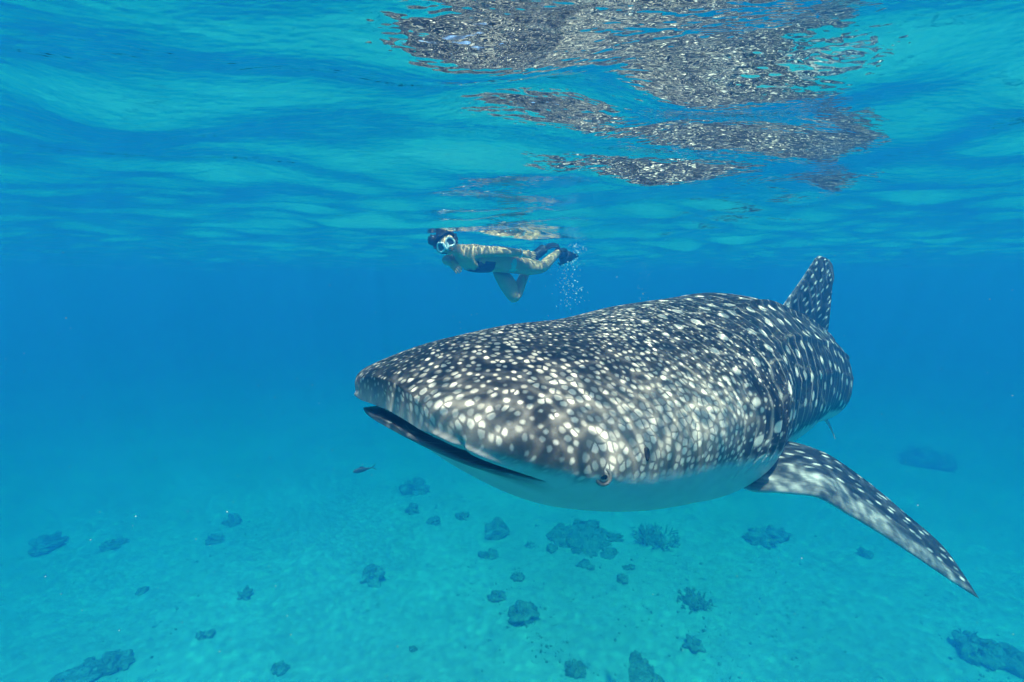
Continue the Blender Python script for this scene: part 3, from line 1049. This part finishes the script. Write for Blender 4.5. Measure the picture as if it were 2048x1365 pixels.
CORALS = [  # picture position of the middle, width in picture pixels, kind, label
    (992, 1068, 42, 'dome', 'round dark coral dome standing alone below the shark\'s mouth corner'),
    (828, 984, 62, 'clump', 'broad grey coral clump on the sand below the shark\'s lower jaw'),
    (1165, 1080, 135, 'patch', 'wide ragged patch of low coral under the shark\'s chin'),
    (1312, 1082, 84, 'thicket', 'tall spiky branching coral right of the wide ragged coral patch'),
    (745, 1158, 44, 'dome', 'bell shaped coral mound on open sand, leftmost in the middle of the seabed'),
    (975, 1114, 38, 'twin', 'two joined coral lumps just below the round coral dome'),
    (1036, 1157, 30, 'clump', 'small flat coral clump above the large round clump'),
    (995, 1197, 36, 'clump', 'small broken coral clump up and left of the large round clump'),
    (1045, 1234, 62, 'clump', 'large round coral clump, darkest on the pale sand in the lower middle'),
    (1386, 1207, 72, 'thicket', 'ragged tall coral thicket below the shark\'s eye and right of the pale sand'),
    (1388, 1294, 30, 'dome', 'small coral ball below the ragged tall coral thicket'),
    (1150, 1342, 46, 'clump', 'coral clump at the lower edge between the large round clump and the edge reef'),
    (1282, 1354, 92, 'patch', 'low dark coral reef cut by the bottom edge near the middle'),
    (1538, 1082, 76, 'twin', 'long faint coral lump in the sand under the pectoral fin\'s base'),
    (1732, 1112, 22, 'dome', 'small faint coral under the middle of the pectoral fin'),
    (232, 1332, 62, 'clump', 'dark oval coral boulder near the bottom left corner'),
    (140, 1362, 90, 'patch', 'flat dark coral ridge cut by the bottom edge at the left'),
    (1960, 1312, 92, 'clump', 'big dark coral boulder near the bottom right corner'),
    (2036, 1338, 64, 'dome', 'dark coral dome cut by the right edge in the bottom corner'),
    (96, 1096, 60, 'clump', 'faint wide coral mound near the left edge'),
    (228, 1092, 46, 'thicket', 'faint ragged coral right of the wide mound at the left edge'),
    (466, 1048, 30, 'dome', 'small faint coral head high on the sand at the left'),
    (432, 1082, 36, 'clump', 'faint spread out coral below the small head at the left'),
    (285, 1186, 18, 'dome', 'tiny round coral lump alone on the sand at the left'),
    (490, 1194, 24, 'dome', 'small coral lump alone between the left corals and the bell shaped mound'),
    (410, 1273, 34, 'twin', 'small long coral piece right above the oval boulder at the left'),
    (560, 1340, 36, 'clump', 'oval coral lump close to the bottom edge, left of the middle'),
    (826, 1301, 14, 'dome', 'tiny dark coral lump left below the large round clump'),
    (868, 1045, 28, 'clump', 'faint coral clump right below the broad grey clump'),
    (824, 1024, 22, 'dome', 'little coral head straight under the broad grey clump'),
    (926, 1036, 28, 'clump', 'faint coral clump between the broad grey clump and the round dome'),
    (1062, 1091, 26, 'thicket', 'small bushy coral between the round dome and the wide ragged patch'),
    (1258, 1138, 24, 'twin', 'small slanting coral under the tall spiky coral'),
    (1245, 1162, 22, 'dome', 'little coral head below the small slanting coral'),
    (1850, 930, 90, 'clump', 'very faint distant coral mound right of the shark above the fin'),
]
for i, (u, v, wpx, kind, lab) in enumerate(CORALS):
    rng = np.random.default_rng(100 + i)
    pt, dist = seabed_point(u, v)
    r = wpx * dist / 1024 / 2
    bm = bmesh.new()
    if kind == 'dome':
        lumpy(bm, (0, 0, r * .25), r, rng, 0.85, 4, 4)
    elif kind == 'clump':
        lumpy(bm, (0, 0, r * .15), r * .72, rng, 0.7, 7, 4)
        for _ in range(7):
            a = rng.uniform(0, 6.28)
            lumpy(bm, (math.cos(a) * r * .62, math.sin(a) * r * .62, r * rng.uniform(0, .3)), r * rng.uniform(.22, .42), rng, 0.8, 4, 3)
        branchy(bm, (0, 0, r * .4), r * .8, rng, 14)
    elif kind == 'twin':
        lumpy(bm, (-r * .5, 0, r * .1), r * .5, rng, 0.8, 5, 3)
        lumpy(bm, (r * .45, r * .2, r * .15), r * .55, rng, 0.75, 5, 3)
        branchy(bm, (0, 0, r * .2), r * .7, rng, 10)
    elif kind == 'thicket':
        lumpy(bm, (0, 0, 0), r * .5, rng, 0.6, 5, 3)
        branchy(bm, (0, 0, r * .1), r * 1.1, rng, 46, 0.7)
    else:
        lumpy(bm, (0, 0, -r * .02), r * .8, rng, 0.14, 5, 4)
        for _ in range(16):
            a = rng.uniform(0, 6.28)
            q = math.sqrt(rng.uniform(0, 1)) * r
            lumpy(bm, (math.cos(a) * q, math.sin(a) * q * 1.5, 0), r * rng.uniform(.10, .24), rng, 0.6, 4, 3)
        branchy(bm, (0, 0, 0), r * 1.1, rng, 60, 0.32)
    me = bpy.data.meshes.new('coral')
    bm.to_mesh(me)
    bm.free()
    me.polygons.foreach_set('use_smooth', np.ones(len(me.polygons), bool))
    o = put('coral', me, CORAL[i % 3], None, label=lab, category='coral', group='corals on the sandy seabed')
    o.location = (pt[0], pt[1], float(bed_z(pt[0], pt[1])))

# broken bits of coral strewn in loose drifts
def build_rubble():
    rng_ = np.random.default_rng(21)
    bm_ = bmesh.new()
    bmesh.ops.create_icosphere(bm_, subdivisions=1, radius=1.0)
    v0 = np.array([tuple(v_.co) for v_ in bm_.verts])
    f0 = np.array([[v_.index for v_ in f_.verts] for f_ in bm_.faces])
    bm_.free()
    drifts = [(1130, 1075, 1.3), (1300, 1090, 1.0), (1060, 1260, .9), (1200, 1180, 1.6), (1330, 1280, 1.6), (1480, 1240, 1.5), (1420, 1330, 1.2),
              (1120, 1340, 1.0), (980, 1150, 1.1), (850, 1010, 1.0), (240, 1320, .8), (1640, 1320, 1.6), (1950, 1300, .9), (450, 1075, 1.2), (1550, 1090, .9)]
    V, F, n_ = [], [], 0
    for u_, v_, sp in drifts:
        c_, _d = seabed_point(u_, v_)
        for _k in range(130):
            x_, y_ = c_[0] + rng_.normal(0, sp * .6), c_[1] + rng_.normal(0, sp)
            r_ = 0.008 + 0.034 * rng_.uniform() ** 4
            q_ = v0 * (r_ * rng_.uniform(.5, 1.4, 3)) * (1 + rng_.uniform(-.3, .3, (len(v0), 1)))
            V.append(q_ + np.array([x_, y_, float(bed_z(x_, y_)) + r_ * .2]))
            F.append(f0 + n_)
            n_ += len(v0)
    return put('coral_rubble', mesh_np('coral_rubble', np.concatenate(V), np.concatenate(F)), CORAL[1], None, kind='stuff', label='loose drifts of small coral rubble on the sand')


build_rubble()

# ------------------------------------------------------------------ a small fish
def build_fish():
    root = put('small_fish', None, label='small slender fish swimming far below the shark\'s snout', category='fish')
    root.location = px(725, 940, 6.0)
    root.rotation_euler = (0, R(-8), R(15))
    m = simple_mat('fish_skin', (0.06, 0.08, 0.09), 0.4, 0.4, 0.4, 20)
    ss = np.linspace(0, 1, 26)
    hh = interp([0, .06, .2, .4, .7, .9, 1], [.001, .014, .026, .03, .018, .007, .006])(ss)
    q = np.linspace(0, 2 * math.pi, 20, endpoint=False)
    V = np.stack([np.repeat((ss * .22 - .11)[:, None], 20, 1), hh[:, None] * .55 * np.cos(q), hh[:, None] * np.sin(q)], -1)
    put('body', mesh_np('fish_body', V.reshape(-1, 3), grid_faces(26, 20, True)[:, ::-1]), m, root)
    put('tail_fin', blade('fish_tail', [(.10, 0, .002), (.13, 0, .02), (.16, 0, .045)], [(.115, 0, 0), (.135, 0, .012), (.162, 0, .042)], .006, 10, 6), m, root)
    put('tail_fin', blade('fish_tail', [(.10, 0, -.002), (.13, 0, -.02), (.16, 0, -.045)], [(.115, 0, 0), (.135, 0, -.012), (.162, 0, -.042)], .006, 10, 6), m, root)
    put('dorsal_fin', blade('fish_dorsal', [(-.04, 0, .02), (-.02, 0, .045)], [(.03, 0, .018), (.02, 0, .034)], .005, 8, 6), m, root)


build_fish()


# ------------------------------------------------------------------ bubbles and drifting specks
def spheres(name, pts, rads, mat, sub, **props):
    bm = bmesh.new()
    bmesh.ops.create_icosphere(bm, subdivisions=sub, radius=1.0)
    v0 = np.array([tuple(v.co) for v in bm.verts])
    f0 = np.array([[v.index for v in f.verts] for f in bm.faces])
    bm.free()
    V = (v0[None] * np.array(rads)[:, None, None] + np.array(pts)[:, None]).reshape(-1, 3)
    F = (f0[None] + (np.arange(len(pts)) * len(v0))[:, None, None]).reshape(-1, 3)
    return put(name, mesh_np(name, V, F), mat, **props)


def bubble_mat():
    t = NT('air_bubble')
    g = t.n('BsdfGlossy')
    g.inputs['Roughness'].default_value = 0.08
    tr = t.n('BsdfTransparent')
    d = t.n('BsdfDiffuse')
    d.inputs['Color'].default_value = rgb(.85, .9, .9)
    lw = t.n('LayerWeight')
    lw.inputs['Blend'].default_value = 0.45
    m1, m2 = t.n('MixShader'), t.n('MixShader')
    t.link(lw.outputs['Facing'], m1.inputs[0])
    t.link(tr.outputs[0], m1.inputs[1])
    t.link(g.outputs[0], m1.inputs[2])
    m2.inputs[0].default_value = 0.85
    t.link(m1.outputs[0], m2.inputs[1])
    t.link(d.outputs[0], m2.inputs[2])
    t.link(m2.outputs[0], t.out.inputs['Surface'])
    return t.m


rng = np.random.default_rng(7)
pts, rads = [], []
for k in range(210):
    f = rng.uniform(0, 1)
    v = 488 + 125 * f ** 1.1
    c0 = 1150 - 14 * f + 10 * math.sin(f * 9)
    pts.append(px(c0 + rng.normal(0, 9 + 8 * f), v, 5.7 + rng.normal(0, .12)))
    rads.append(0.0035 + 0.006 * rng.uniform() ** 3)
for k in range(60):
    f = rng.uniform(0, 1)
    pts.append(px(1285 + rng.normal(0, 9), 525 + 75 * f, 6.2 + rng.normal(0, .1)))
    rads.append(0.002 + 0.002 * rng.uniform() ** 3)
spheres('bubbles', pts, rads, bubble_mat(), 2, kind='stuff', label='trail of small air bubbles behind the snorkeller\'s fins')
pts, rads = [], []
for k in range(420):
    d = rng.uniform(0.7, 5.0)
    u, v = rng.uniform(-60, 2110), rng.uniform(470, 1400)
    p_ = px(u, v, d)
    if p_[2] < -0.15:
        pts.append(p_)
        rads.append(0.00095 * d ** .5 * (0.5 + rng.uniform() ** 2))
spheres('floating_specks', pts, rads, simple_mat('plankton', (0.6, 0.6, 0.55), 0.8, 0.2, 0.1), 1, kind='stuff', label='tiny pale specks drifting in the water')
